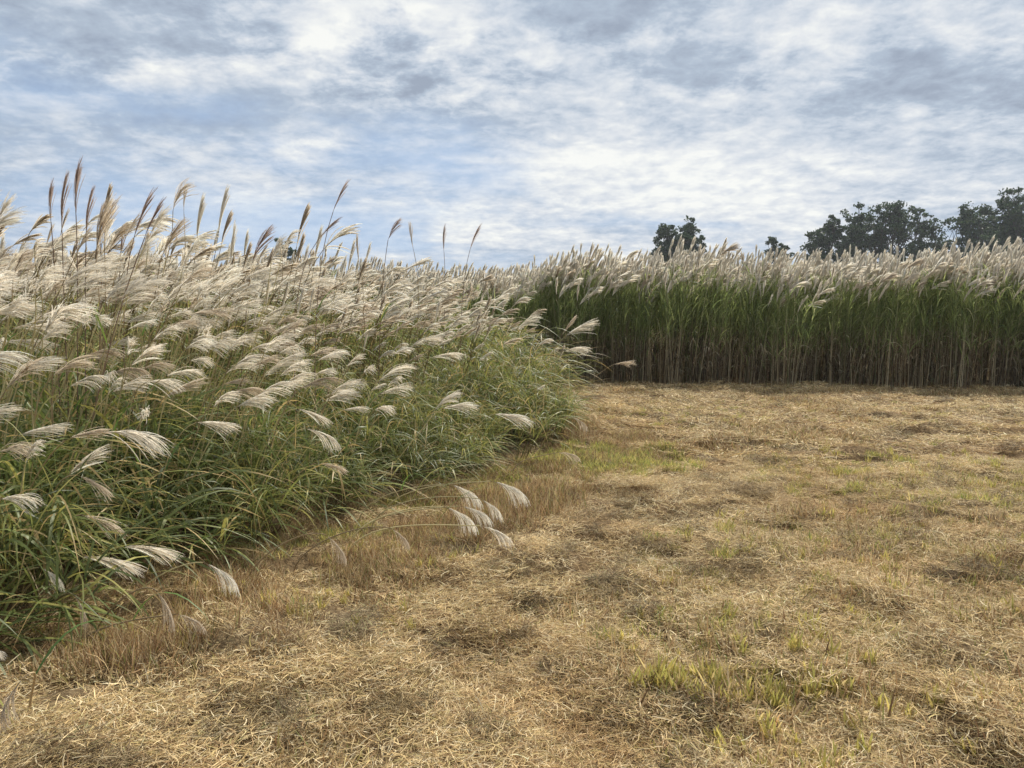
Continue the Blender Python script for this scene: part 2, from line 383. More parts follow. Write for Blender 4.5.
h = .40 + 1.0*vnoise(x, y, 2.4)**1.2; h *= np.where(y > 6, .62, 1)*(.45+.55*smooth(0, -.35, bank_e(x, y)))
pts.append(np.stack([x, y, gh(x, y)-.01], -1)); scls.append(np.stack([h*0+1, h*0+1, h], -1)); idx.append(rng.integers(0, 6, len(x)))
x, y = jgrid(-8, 14, 1.2, 17.4, .17)
m = vnoise(x+3, y*1.0+8, .75)*.55 + vnoise(x, y, 2.6)*.45
c0 = G(750, 680); dd = np.hypot((x-c0[0])/.62, (y-c0[1])/.33); c1_ = G(760, 610); d1 = np.hypot((x-c1_[0])/1.1, (y-c1_[1])/.5)
c2_ = G(960, 560); d2 = np.hypot((x-c2_[0])/1.2, (y-c2_[1])/1.3)
k = clear_of_bank(x, y) & in_view(x, y) & ~strip_mask(x, y) & ((m > .57) | (dd < 1) | (d1 < 1) | (d2 < 1)) & (seg_dist(x, y, STRIP, False) > .35)
x, y, dd = x[k], y[k], dd[k]; far = 1+.5*smooth(6, 12, y)
h = rng.uniform(.6, 1.3, len(x))*np.where(dd < 1, 1.5, 1)
pts.append(np.stack([x, y, gh(x, y)-.01], -1)); scls.append(np.stack([far, far, h], -1)); idx.append(rng.integers(6, 11, len(x)))
c3 = G(584, 445); n3 = 30; x = c3[0] + rng.normal(-.12, .14, n3); y = c3[1] + rng.uniform(-.2, 2.4, n3)
pts.append(np.stack([x, y, gh(x, y)-.01], -1)); scls.append(np.stack([np.full(n3, 1.1)]*2+[rng.uniform(1.0, 2.6, n3)], -1)); idx.append(rng.integers(0, 6, n3))
pt = np.concatenate(pts)
tag(scatter('grass_stubble', pt, yaw(len(pt), tilt=.08), np.concatenate(scls), np.concatenate(idx), st_b+st_s),
    'reddish brown upright stubble standing in patches between the hay', 'stubble', kind='stuff')

GREENY = [(.44, .38, .10), (.56, .46, .15), (.33, .31, .09), (.58, .46, .20)]
sp_v = [stub_tuft(14, .06, .07, .17, .012, GREENY, None, .4).mesh('sprout', M_leaf) for _ in range(4)]
sp_g = [stub_tuft(38, .12, .05, .14, .007, [(.32, .33, .08), (.44, .40, .12), (.50, .40, .15), (.20, .25, .07)], None, .5).mesh('sprout_low', M_leaf) for _ in range(4)]
pts = []; scls = []; idx = []
def add_sprouts(px, py, rx, ry, n, s=1., lo=0, hi=4):
    c = G(px, py); a = rng.uniform(0, 2*np.pi, n); r = np.sqrt(rng.random(n))
    x = c[0]+rx*r*np.cos(a); y = c[1]+ry*r*np.sin(a); k = (bank_e(x, y) < .1) & (y < hedge_y(x)); x, y = x[k], y[k]
    pts.append(np.stack([x, y, gh(x, y)], -1)); sc = rng.uniform(.38, .7, len(x))*s; scls.append(np.stack([sc]*3, -1)); idx.append(rng.integers(lo, hi, len(x)))
add_sprouts(745, 692, .45, .13, 60, 1.1); add_sprouts(760, 650, .7, .3, 26); add_sprouts(930, 470, 1.7, 1.3, 130, .9); add_sprouts(850, 540, 1.3, .8, 60, .85); add_sprouts(880, 610, .9, .4, 16, .9); add_sprouts(900, 730, .35, .2, 7, .9)
add_sprouts(790, 745, .3, .15, 14); add_sprouts(670, 740, .2, .1, 8); add_sprouts(250, 610, .5, .3, 30, .9); add_sprouts(400, 560, .6, .4, 30, .9); add_sprouts(120, 650, .5, .3, 22)
add_sprouts(380, 620, .5, .3, 10, .7); add_sprouts(760, 600, 1.2, .5, 36, .7)
add_sprouts(610, 462, .9, .8, 330, 1.3, 4, 8); add_sprouts(470, 500, .8, .5, 150, .9, 4, 8); add_sprouts(660, 420, 1.6, 1.2, 60, .9, 4, 8); add_sprouts(940, 480, 1.8, 1.5, 240, 1., 4, 8); add_sprouts(850, 560, 1.4, .9, 110, .9, 4, 8); add_sprouts(760, 640, .8, .4, 60, .9, 4, 8)
add_sprouts(330, 545, .6, .35, 70, .8, 4, 8); add_sprouts(540, 480, 1.0, .5, 200, 1, 4, 8)
add_sprouts(800, 420, 5, 2.2, 260, .8, 4, 8)
pt = np.concatenate(pts)
tag(scatter('green_regrowth', pt, yaw(len(pt), tilt=.1), np.concatenate(scls), np.concatenate(idx), sp_v+sp_g),
    'short yellow green regrowth sprouting through the cut hay', 'grass', kind='stuff')

# ------------------------------------------------------------------ dark clumps of cut hay, each a thing
DARKHAY = [(.19, .135, .065), (.28, .205, .10), (.12, .085, .04), (.42, .32, .17)]
def hay_clump_mesh():
    g = hay_tuft(1000, .2, .03, .10, .0026, .09, DARKHAY, [.32, .3, .2, .18], .9, .4)
    return g.mesh('hay_clump', M_stub)
HC = [hay_clump_mesh() for _ in range(4)]
for n_, (px, py, s, lab) in enumerate(CLUMPS):
    c = G(px, py); o = link('hay_clump', HC[n_ % 4]); o.location = (c[0], c[1], float(gh(c[0], c[1]))-.01)
    o.rotation_euler = (0, 0, rng.uniform(0, 6.28)); o.scale = (s*1.25, s*.95, s*.9)
    tag(o, lab, 'hay clump', 'dark clumps of cut hay on the field')

# ------------------------------------------------------------------ plumes
PCOL = {'pale': [(.87, .81, .70), (.83, .76, .64), (.90, .86, .77)], 'buff': [(.70, .61, .48), (.78, .70, .57), (.58, .49, .38)],
        'dark': [(.48, .37, .30), (.58, .46, .37), (.38, .28, .23)]}
def plume_geo(g, kind='sweep', col='pale', nr=22, hairs=12, seg=7, wid=.0048, r=None):
    """rachis starts at the origin; chord of the whole plume = unit length along +X, arching up in +Z; racemes sweep to the tip"""
    r = r or rng
    if kind == 'erect': spread, fall, arch, rl = .06, .14, .09, .66
    elif kind == 'fan': spread, fall, arch, rl = .28, .34, .26, .68
    elif kind == 'droop': spread, fall, arch, rl = .13, .50, .32, .70
    else: spread, fall, arch, rl = .19, .20, .18, .66
    tt = np.sort(r.random(nr))**.9*.46
    p0 = np.stack([tt, r.normal(0, .004, nr), arch*1.6*tt*(1-tt)*1.2], -1)
    a = r.uniform(-1, 1, nr)
    d0 = np.stack([np.ones(nr), spread*a + .0*a, arch*1.2 + spread*r.normal(.15, .7, nr)], -1)
    pull = np.stack([np.full(nr, .25), spread*r.normal(0, .35, nr), -fall*(1.6+.9*r.random(nr)) - arch*1.3], -1)
    ln = rl*(1 - .35*tt/.46)*r.uniform(.82, 1.08, nr)
    pa = arc(p0, unit(d0), ln, pull, seg, 1.1)
    W = wid*r.uniform(.7, 1.3, nr)[:, None]*np.concatenate([[.5], np.full(seg-2, 1.), [.25]])*2.2
    c = pick(PCOL[col], nr, None, .08, r)
    tan = unit(pa[:, -1]-pa[:, 0]); s1 = unit(np.cross(tan, [0, 0, 1])); s2 = unit(np.cross(tan, s1))
    ribbons(g, pa, W, unit(s1 + s2*r.normal(0, .5, (nr, 1))), c); ribbons(g, pa, W*.8, s2, c)
    if hairs:                            # silky hairs along every raceme
        u = r.uniform(.05, 1, (nr, hairs))*(seg-1.001); k = u.astype(int); f = (u-k)[..., None]
        ii = np.arange(nr)[:, None]; q = pa[ii, k]*(1-f) + pa[ii, k+1]*f; tg = unit(pa[ii, k+1]-pa[ii, k])
        q = q.reshape(-1, 3); tg = tg.reshape(-1, 3); m = len(q)
        hd = unit(tg + r.normal(0, .33, (m, 3)) + [0, 0, -.1*fall]); hl = r.uniform(.03, .065, m)
        hp = np.stack([q, q + hd*hl[:, None]], 1)
        ribbons(g, hp, np.stack([np.full(m, wid*.8), np.full(m, wid*.1)], 1), unit(np.cross(hd, r.normal(0, 1, (m, 3)))), np.repeat(c, hairs, 0)*1.05)
    # rachis
    rt = np.linspace(0, .5, 6); rp = np.stack([rt, 0*rt, arch*1.9*rt*(1-rt)], -1)[None]
    tubes(g, rp, np.linspace(.006, .002, 6)[None], np.array([[.30, .22, .13]]), 3)
PK = {}
for col in ('pale', 'buff', 'dark'):
    for kind in ('sweep', 'fan', 'droop', 'erect'):
        PK[kind, col] = []
        for q in range(3):
            g = Geo(); plume_geo(g, kind, col, 38 if kind != 'erect' else 22, 16, wid=.0042); PK[kind, col].append(g.mesh('plume', M_plume))

def basis(chord, twist=0.):             # X along chord, Z as upright as possible
    x = chord/np.linalg.norm(chord); upv = np.array([0, 0, 1.]) if abs(x[2]) < .93 else np.array([-1., -.2, 0])
    y = np.cross(upv, x); y /= np.linalg.norm(y); z = np.cross(x, y)
    if twist: c, s = math.cos(twist), math.sin(twist); y, z = y*c+z*s, z*c-y*s
    return x, y, z
ARCH = {'sweep': .38, 'fan': .5, 'droop': .6, 'erect': .1}
def hermite(p0, p1, t0, t1, k=12):
    t = np.linspace(0, 1, k)[:, None]
    return (2*t**3-3*t**2+1)*p0 + (t**3-2*t**2+t)*t0 + (-2*t**3+3*t**2)*p1 + (t**3-t**2)*t1
STEMC = {'pale': (.46, .39, .20), 'buff': (.30, .22, .12), 'dark': (.20, .13, .09)}
def stalk(base, pb, pt, kind, col, label, group=None, leaves=3, twist=0., lab_cat='grass stalk'):
    """one flowering stalk: Empty at its foot > stem, plume, leaf"""
    base = np.asarray(base, float); pb = np.asarray(pb, float); pt = np.asarray(pt, float)
    base = np.array([base[0], base[1], float(gh(base[0], base[1]))-.01])
    root = bpy.data.objects.new('silver_grass_stalk', None); root.empty_display_size = .1; scene.collection.objects.link(root)
    root.location = base; tag(root, label, lab_cat, group)
    chord = pt-pb; x, y, z = basis(chord, twist); tdir = x + z*ARCH[kind]*1.5; tdir /= np.linalg.norm(tdir)
    H = np.linalg.norm(pb-base)
    up0 = np.array([(pb-base)[0]*.25, (pb-base)[1]*.25, H])
    path = hermite(np.zeros(3), pb-base, up0*.9, tdir*H*.75, 14)[None]
    g = Geo(); rr = np.linspace(.0048, .0028, 14)[None]
    tubes(g, path, rr, np.array([STEMC[col]])*rng.uniform(.8, 1.3), 5); link('stem', g.mesh('stem', M_stem), root)
    pl = link('plume', PK[kind, col][rng.integers(0, 3)], root); s = np.linalg.norm(chord)
    m = Matrix(((x[0], y[0], z[0]), (x[1], y[1], z[1]), (x[2], y[2], z[2]))).to_4x4()
    pl.matrix_local = Matrix.Translation(Vector(pb-base)) @ m @ Matrix.Scale(s, 4)
    for q in range(leaves):
        g = Geo(); tq = int(rng.integers(2, 10)); p = path[0, tq][None]
        a = rng.normal(0, .9); d = unit(np.array([[math.cos(a)*.7, math.sin(a)*.7, .9]]))
        pa = arc(p, d, np.array([rng.uniform(.35, .65)]), np.array([[.4, 0, rng.uniform(-2.2, -1.0)]]), 9)
        W = rng.uniform(.008, .014)*np.array([.6, 1, 1, 1, .95, .8, .6, .35, .05])[None]
        sd_ = unit(np.cross(d, [0, 0, 1])); ribbons(g, pa, W, sd_, pick([(.10, .17, .04), (.16, .22, .05), (.26, .25, .07)], 1)); link('leaf', g.mesh('leaf', M_leaf), root)
    return root

# ------------------------------------------------------------------ leaf tufts of the bank
GL = [(.115, .145, .04), (.165, .20, .055), (.23, .25, .07), (.40, .37, .10), (.50, .37, .16), (.075, .10, .03)]
def leaf_tuft(nc, nl, H, wts, w=.0145, llen=(.5, 1.0), rad=.13, wind=.35):
    g = Geo(); a = rng.uniform(0, 2*np.pi, nc); r = rad*np.sqrt(rng.random(nc))
    p0 = np.stack([r*np.cos(a), r*np.sin(a), np.full(nc, -.03)], -1)
    out = np.stack([np.cos(a)*r/rad*.28 + .16*wind*2, np.sin(a)*r/rad*.28, np.ones(nc)], -1) + rng.normal(0, .08, (nc, 3))
    h = H*rng.uniform(.6, 1.0, nc); pa = arc(p0, unit(out), h, np.stack([rng.normal(wind, .15, nc), rng.normal(0, .2, nc), np.full(nc, -.15)], -1), 9)
    tubes(g, pa, np.linspace(.0045, .002, 9)[None].repeat(nc, 0), pick([(.17, .18, .07), (.26, .20, .10), (.12, .14, .05)], nc), 3)
    c = rng.integers(0, nc, nl); tq = rng.uniform(.36, 1, nl)*8*.999; k = tq.astype(int); f = (tq-k)[:, None]
    q = pa[c, k]*(1-f)+pa[c, k+1]*f
    b = rng.uniform(0, 2*np.pi, nl); hor = np.stack([np.cos(b), np.sin(b), 0*b], -1); hor[:, 0] += wind*.9
    d = unit(hor*.62 + [0, 0, 1.0] + rng.normal(0, .12, (nl, 3))); ln = rng.uniform(*llen, nl)
    pull = hor*.5 + np.stack([np.full(nl, wind), 0*b, -rng.uniform(.7, 2.6, nl)], -1)
    K = 9; lp = arc(q, d, ln, pull, K, 1.2); W = (w*rng.uniform(.6, 1.25, nl))[:, None]*np.array([.55, .9, 1, 1, .97, .85, .65, .38, .04])
    side = unit(np.cross(d, [0, 0, 1]) + rng.normal(0, .25, (nl, 3)))
    col = pick(GL, nl, wts, .15)
    cc = np.repeat(col[:, None], K, 1); tip = rng.random(nl) < .25; cc[tip, -3:] = np.array([.42, .30, .12])
    ribbons(g, lp, W, side, cc); return g
WG = [.26, .28, .22, .09, .05, .10]
tuft_a = [leaf_tuft(12, 75, 1.0, WG).mesh('tuft', M_leaf) for _ in range(6)]
WY = [.14, .22, .28, .22, .10, .04]
tuft_c = [leaf_tuft(10, 46, 1.0, [.30, .28, .16, .08, .08, .10], .024, (.6, 1.25)).mesh('tuft', M_leaf) for _ in range(5)]
tuft_y = [leaf_tuft(12, 75, 1.0, WY, .013).mesh('tuft', M_leaf) for _ in range(4)]
def bank_top(x, y, e):                   # leaf canopy height
    inn = np.clip(e, 0, 4)
    h = .58 + .22*smooth(0, 1.2, inn) + .26*smooth(1.2, 3.8, inn)
    h = h + .44*(vnoise(x, y, 1.35)-.5)
    h = h + .20*smooth(6.2, 7.6, y)*smooth(1.5, .3, inn) + .5*smooth(9.5, 12, y)
    return h
x1, y1 = jgrid(-11, 1.4, .2, 9.5, .285); x2, y2 = jgrid(-15, 1.2, 9.5, 18.5, .40)
x = np.concatenate([x1, x2]); y = np.concatenate([y1, y2]); e = bank_e(x, y)
k = (e > np.where(y > 7.4, .16, -.02)) & in_view(x, y, 2.0); x, y, e = x[k], y[k], e[k]
h = bank_top(x, y, e); n = len(x)
# tufts on the rim lean out over the mown ground
r = yaw(n, -.7, .7); lean = smooth(.7, 0, e)*.38*smooth(8.6, 6.8, y)
r[:, 1] += lean*.9; r[:, 0] += lean*.6
wide = np.clip(h*.95, .6, 1.25)
yel = (vnoise(x, y, .8) + .55*smooth(5.6, 7.2, y) > .83)
ix = np.where(yel, rng.integers(6, 10, n), np.where((y < 5.6) & (rng.random(n) < .75), rng.integers(10, 15, n), rng.integers(0, 6, n)))
tag(scatter('silver_grass_foliage', np.stack([x, y, gh(x, y)], -1), r, np.stack([wide, wide, h*rng.uniform(.85, 1.1, n)], -1), ix, tuft_a+tuft_y+tuft_c),
    'dense long green leaves of the silver grass bank on the left', 'grass', kind='stuff')

# ------------------------------------------------------------------ tall reeds across the back
RG = [(.20, .255, .09), (.28, .33, .115), (.36, .40, .16), (.50, .49, .28)]
RB = [(.27, .20, .13), (.40, .32, .20), (.16, .12, .08), (.64, .55, .38), (.22, .23, .11)]
def reed_cluster(nc, nl, rad=.2, w=.022):
    g = Geo(); a = rng.uniform(0, 2*np.pi, nc); r = rad*np.sqrt(rng.random(nc))
    p0 = np.stack([r*np.cos(a), r*np.sin(a), np.full(nc, -.03)], -1)
    h = rng.uniform(2.05, 2.6, nc); K = 10
    pa = arc(p0, unit(np.stack([rng.normal(.02, .035, nc), rng.normal(0, .035, nc), np.ones(nc)], -1)), h, np.stack([rng.normal(.10, .06, nc), rng.normal(0, .05, nc), 0*h], -1), K)
    z = pa[..., 2]/2.5; cb = pick(RB, nc, [.3, .3, .15, .15, .10]); cg = pick(RG, nc)
    f = smooth(.36, .70, z)[..., None]; cb[rng.random(nc) < .22] = (.72, .62, .42); tubes(g, pa, np.linspace(.008, .004, K)[None].repeat(nc, 0), cb[:, None]*(1-f)+cg[:, None]*f, 3)
    c = rng.integers(0, nc, nl); u = np.minimum(rng.random(nl)**.70, .86); tq = u*(K-1)*.999; k = tq.astype(int); ff = (tq-k)[:, None]; q = pa[c, k]*(1-ff)+pa[c, k+1]*ff
    b = rng.uniform(0, 2*np.pi, nl); hor = np.stack([np.cos(b)+.25, np.sin(b), 0*b], -1)
    low = u < .38 + rng.normal(0, .13, nl)
    d = unit(hor*np.where(low, .55, .36)[:, None] + [0, 0, 1.]); ln = np.where(low, rng.uniform(.2, .55, nl), rng.uniform(.3, .6, nl))
    pull = hor*.3 + np.stack([np.full(nl, .15), 0*b, -np.where(low, rng.uniform(2.2, 4.5, nl), rng.uniform(.3, 1.9, nl))], -1)
    lp = arc(q, d, ln, pull, 6, 1.2); W = (w*rng.uniform(.5, 1.1, nl)*np.where(low, .7, 1))[:, None]*np.array([.6, 1, 1, .85, .55, .05])
    col = np.where(low[:, None], pick(RB, nl, [.25, .3, .1, .25, .10], .2), pick(RG, nl, [.38, .34, .2, .08], .2))
    ribbons(g, lp, W, unit(np.cross(d, [0, 0, 1])+rng.normal(0, .3, (nl, 3))), col)
    return g, pa[:, -1].copy()
def add_plume(g, tip, L_, kind, col, ang, el, **kw):
    q = Geo(); plume_geo(q, kind, col, **kw); V, F, C = q.arr()
    ch = np.array([math.cos(ang)*math.cos(el), math.sin(ang)*math.cos(el), math.sin(el)]); bx = basis(ch, rng.normal(0, .4)); M = np.stack(bx, 1)
    g.add(tip + (V*L_)@M.T, F, C)
rc = []; rp = []
for q in range(9):
    g, tips = reed_cluster(9, 104); rc.append(g.mesh('reed', M_reed)); g = Geo()
    for tp in tips:
        L_ = rng.uniform(.42, .60); up = rng.random() < .6
        st = tp + np.array([rng.normal(.03, .03), rng.normal(0, .03), rng.uniform(-.10, .13)])
        tubes(g, np.stack([tp-[0, 0, .05], (tp+st)/2, st])[None], np.array([[.004, .004, .003]]), np.array([[.35, .30, .18]]), 3)
        add_plume(g, st, L_, 'erect' if up else ('sweep' if rng.random() < .7 else 'droop'), 'pale' if rng.random() < .93 else 'buff',
                  rng.normal(0, .5), rng.uniform(.95, 1.35) if up else rng.uniform(.25, .8), nr=26, hairs=4, seg=6, wid=.0125)
    rp.append(g.mesh('reed_plume', M_plume))
xa, ya = jgrid(-26, 32, 0, 2.4, .35); ya = ya + hedge_y(xa) + .5*(vnoise(xa, 0*xa, 1.4)-.5)
xb, yb = jgrid(-30, 34, 2.4, 10, .56); yb = yb + hedge_y(xb)
x = np.concatenate([xa, xb]); y = np.concatenate([ya, yb]); k = np.abs(x) < .72*y+3; x, y = x[k], y[k]; n = len(x)
edge = y-hedge_y(x)
sc = 1.0 + .16*(vnoise(x, y, .55)-.5) + .075*smooth(-1, 3, x) - .02*smooth(6, 12, x) + .03*smooth(0, -8, x) + rng.normal(0, .03, n)
sc = sc*np.where(edge < .35, rng.uniform(.80, 1.0, n), 1)
pos3 = np.stack([x, y, gh(x, y)], -1); rr_ = yaw(n, -.9, .9, .055); s3 = np.stack([sc*.95+.05]*2+[sc*.97], -1); ix = rng.integers(0, 9, n)
tag(scatter('reed_bed_foliage', pos3, rr_, s3, ix, rc), 'tall wall of reeds with brown stems below and green leaves above', 'reeds', kind='stuff')
tag(scatter('reed_bed_plumes', pos3, rr_, s3, ix, rp), 'cream feathery plumes crowning the tall wall of reeds', 'reeds', kind='stuff')

# ------------------------------------------------------------------ the stalks one can single out
def rim(px, py, Yd, off=.35):            # foot of a stalk: left of and behind its plume, inside the bank
    p = P(px, py, Yd); return np.array([p[0]-off, p[1]+rng.uniform(0, .25)])
SK = 'tall stalks standing up against the sky'; ED = 'plumes hanging over the mown edge'
# plume base px,py, tip px,py, distance, foot offset to the left (m), kind, colour, label, group
hand = [
 (62, 232, 71, 166, 5.0, .10, 'erect', 'dark', 'tall purple brown closed plume, left one of the leaning pair at far left', SK),
 (76, 215, 83, 154, 5.1, .06, 'erect', 'dark', 'tallest purple brown plume in the sky at far left, right one of its pair', SK),
 (51, 222, 54, 176, 5.2, .03, 'erect', 'dark', 'short upright dark plume just left of the tall pair', SK),
 (86, 240, 97, 181, 5.0, .08, 'erect', 'dark', 'dark upright plume just right of the tall pair', SK),
 (184, 214, 188, 180, 6.5, .05, 'erect', 'buff', 'small upright two-tipped plume alone above the left plumes', SK),
 (104, 240, 122, 188, 5.2, .15, 'sweep', 'buff', 'loose buff plume on a thin stem pointing up right at far left', SK),
 (134, 238, 158, 187, 5.4, .20, 'erect', 'dark', 'long dark plume slanting up right against the sky, left side', SK),
 (96, 262, 118, 190, 5.0, .15, 'sweep', 'buff', 'broad silky buff plume rising behind the dark upright ones', SK),
 (150, 236, 175, 203, 5.6, .25, 'sweep', 'pale', 'pale plume curling right over at the top of the left bank', SK),
 (160, 262, 196, 214, 5.6, .3, 'sweep', 'buff', 'wide buff plume leaning right behind the curled pale one', SK),
 (234, 256, 237, 218, 7.5, .05, 'erect', 'pale', 'thin pale upright plume left of the distant low tree', SK),
 (252, 262, 281, 222, 6.0, .25, 'sweep', 'dark', 'dark plume bowing right in front of the distant low tree', SK),
 (333, 212, 351, 179, 6.5, .22, 'erect', 'dark', 'lone dark plume on a long slanting stem high in the sky', SK),
 (318, 240, 344, 216, 6.6, .25, 'erect', 'dark', 'dark plume leaning right just below the lone high one', SK),
 (388, 240, 406, 216, 7.5, .15, 'sweep', 'dark', 'small dark plume nodding right above the skyline of plumes', SK),
 (414, 252, 411, 219, 8.0, .04, 'erect', 'buff', 'upright buff plume right of the small nodding one', SK),
 (444, 252, 446, 222, 9.0, .03, 'erect', 'dark', 'slim dark upright plume above the middle of the skyline', SK),
 (470, 250, 483, 222, 9.0, .10, 'erect', 'dark', 'rightmost dark plume above the skyline, tip bent right', SK),
 (360, 266, 358, 232, 8.0, .04, 'erect', 'buff', 'short upright plume between the lone high one and the nodding one', SK),
 # right end of the bank, in front of the reeds
 (572, 334, 606, 323, 9.3, .55, 'sweep', 'pale', 'highest pale plume reaching right in front of the dark reeds', ED),
 (560, 338, 580, 314, 9.6, .35, 'erect', 'buff', 'slim plume rising left of the highest one before the dark reeds', ED),
 (570, 352, 597, 354, 9.0, .50, 'fan', 'pale', 'bright fanned plume below the highest one before the dark reeds', ED),
 (618, 365, 640, 366, 9.6, .85, 'sweep', 'buff', 'tiny plume on a long bent stem furthest right before the reeds', ED),
 (522, 328, 548, 318, 9.5, .4, 'fan', 'pale', 'pale plume above the right shoulder of the bank', ED),
 (420, 345, 448, 343, 8.0, .45, 'fan', 'pale', 'flat pale plume over the yellow green leaves, upper one', ED),
 (438, 358, 470, 360, 7.8, .45, 'sweep', 'pale', 'flat pale plume over the yellow green leaves, lower one', ED),
 (450, 409, 484, 411, 7.0, .4, 'sweep', 'pale', 'pale plume lying on the green leaves at mid bank', ED),
 (502, 417, 538, 430, 7.1, .4, 'sweep', 'pale', 'pale plume drooping right over the green leaves by the corner', ED),
 (574, 420, 588, 436, 7.9, .35, 'droop', 'buff', 'thin faded plume hanging at the corner of the bank', ED),
 (562, 455, 583, 466, 7.2, .45, 'droop', 'buff', 'low thin plume at the foot of the bank corner', ED),
 # over the mown strip
 (455, 490, 484, 516, 5.5, .75, 'droop', 'pale', 'uppermost pale plume of the cluster over the brown stubble', ED),
 (498, 487, 531, 513, 5.55, .95, 'droop', 'pale', 'arched pale plume furthest right of the stubble cluster', ED),
 (450, 513, 479, 542, 5.25, .75, 'droop', 'pale', 'leftmost bright plume of the cluster over the brown stubble', ED),
 (466, 511, 495, 533, 5.3, .85, 'droop', 'pale', 'middle plume of the cluster over the brown stubble', ED),
 (487, 531, 515, 555, 5.1, 1.0, 'droop', 'pale', 'lowest and brightest plume of the cluster over the stubble', ED),
 (484, 504, 503, 527, 5.5, .9, 'droop', 'pale', 'faint thin plume inside the stubble cluster', ED),
 (330, 542, 346, 573, 5.0, .55, 'droop', 'buff', 'slim hanging plume left of the stubble cluster', ED),
 (394, 533, 410, 556, 5.1, .7, 'droop', 'buff', 'faint hanging plume midway between the slim one and the cluster', ED),
 (210, 570, 241, 604, 4.3, .5, 'droop', 'pale', 'strongly curved pale plume hanging over the mown strip', ED),
 (160, 600, 173, 641, 4.1, .4, 'droop', 'buff', 'plume hanging straight down over the brown stubble', ED),
 (182, 619, 209, 641, 4.0, .55, 'droop', 'buff', 'dim plume slanting down beside the straight hanging one', ED),
 (133, 551, 190, 569, 4.1, .45, 'sweep', 'pale', 'long plume bowing right near the foot of the left bank', ED),
 (93, 562, 153, 585, 3.9, .4, 'sweep', 'pale', 'widest low plume at the foot of the left bank', ED),
 (44, 573, 66, 598, 3.7, .35, 'droop', 'pale', 'short curled plume low at far left', ED),
 (90, 520, 132, 543, 4.0, .4, 'sweep', 'buff', 'shaded plume above the two long low ones at the left', ED),
 (84, 481, 116, 507, 4.0, .4, 'sweep', 'buff', 'shaded plume halfway down the left bank', ED),
 (8, 502, 49, 514, 3.7, .4, 'fan', 'pale', 'bright fanned plume at the far left edge, halfway down', ED),
 (118, 438, 182, 464, 4.1, .45, 'fan', 'pale', 'large fanned silky plume on the face of the left bank', ED),
 (205, 425, 245, 436, 4.8, .4, 'sweep', 'pale', 'pale plume right of the large fanned one', ED),
 (78, 604, 87, 636, 3.7, .3, 'droop', 'buff', 'small hanging plume left of the straight one', ED),
 (312, 434, 343, 459, 5.2, .4, 'droop', 'pale', 'curved pale plume with parted strands on the bank face', ED),
 (323, 466, 352, 478, 5.2, .4, 'sweep', 'buff', 'buff plume just below the curved one on the bank face', ED),
 (304, 413, 335, 432, 5.4, .4, 'sweep', 'pale', 'pale plume just above the curved one on the bank face', ED),
 (-8, 655, 9, 662, 3.2, .3, 'fan', 'pale', 'plume cut by the left edge just above the stubble', ED),
 (20, 690, 8, 742, 2.95, .1, 'droop', 'buff', 'dry fallen seed head hanging at the bottom left corner', ED),
 (-2, 712, 16, 700, 3.0, .2, 'sweep', 'buff', 'dry seed head at the left edge pointing up', ED),
]
for (bx_, by_, tx, ty, Yd, off, kind, col, lab, grp) in hand:
    if grp == ED and Yd < 8.2: Yd -= .40
    if ty > 450: Yd = min(Yd, G(tx, ty)[1]*.93)
    if kind == 'erect': tx += (tx-bx_)*.1; ty += (ty-by_)*.1
    elif grp == ED: bx_ -= (tx-bx_)*.22; by_ -= (ty-by_)*.22
    pb = P(bx_, by_, Yd); ptp = P(tx, ty, Yd - (.06 if kind != 'erect' else 0))
    stalk(rim(bx_, by_, Yd, off*.8+.05), pb, ptp, kind, col, lab, grp, leaves=1 if grp == ED else 3)

# the crowd of plumes on the bank: the nearest ones stand as things, the rest are one mass
def plume_h(x, y, e):
    h = .86 + .58*smooth(0, 1.3, e) + .40*smooth(1.2, 3.4, e) - .12*smooth(-.42*y, -.25*y, x)*smooth(4, 6, y) + .28*smooth(9, 12.5, y)
    return h
x, y = jgrid(-7, 1.3, 2.2, 9.5, .168); x2, y2 = jgrid(-12, .9, 9.5, 17.8, .33)
x = np.concatenate([x, x2]); y = np.concatenate([y, y2]); e = bank_e(x, y)
hh = plume_h(x, y, e) + rng.normal(0, .16, len(x)) + .12*(vnoise(x, y, 1.1)-.5)
tallone = (rng.random(len(x)) < np.where(x < -.36*y, .28, .10)) & (y < 9) & (e > .8); hh = hh + tallone*rng.uniform(.1, .5, len(x))
corner = (y > 6.3) & (y < 10) & (e < 1.1+.3*rng.random(len(x)))                     # the yellow green corner carries few plumes
k = (e > .25) & ((e < 2.6) | (y > 9.5) | (rng.random(len(x)) < .58)) & (~corner | (rng.random(len(x)) < .08)) & (rng.random(len(x)) < np.where(e < .5, .6, .98))
k &= ~((y < 3.4) & (rng.random(len(x)) < .35))
x, y, e, hh = x[k], y[k], e[k], hh[k]
lean = rng.uniform(.15, .5, len(x)) + np.where(hh > 1.5, rng.uniform(0, .45, len(x)), 0); top = np.stack([x+lean, y-rng.uniform(-.05, .22, len(x)), hh], -1)
u, v, dep = proj(top + [.15, 0, .1]); vis = (dep > 1.8) & (u > -40) & (u < 1060) & (v > 130) & (v < 760) & (np.hypot(top[:, 0], top[:, 1]) > 3.5)
x, y, e, hh, top, dep, u, v = (q[vis] for q in (x, y, e, hh, top, dep, u, v))
order = np.argsort(dep); N_IND = 243; crowd = []
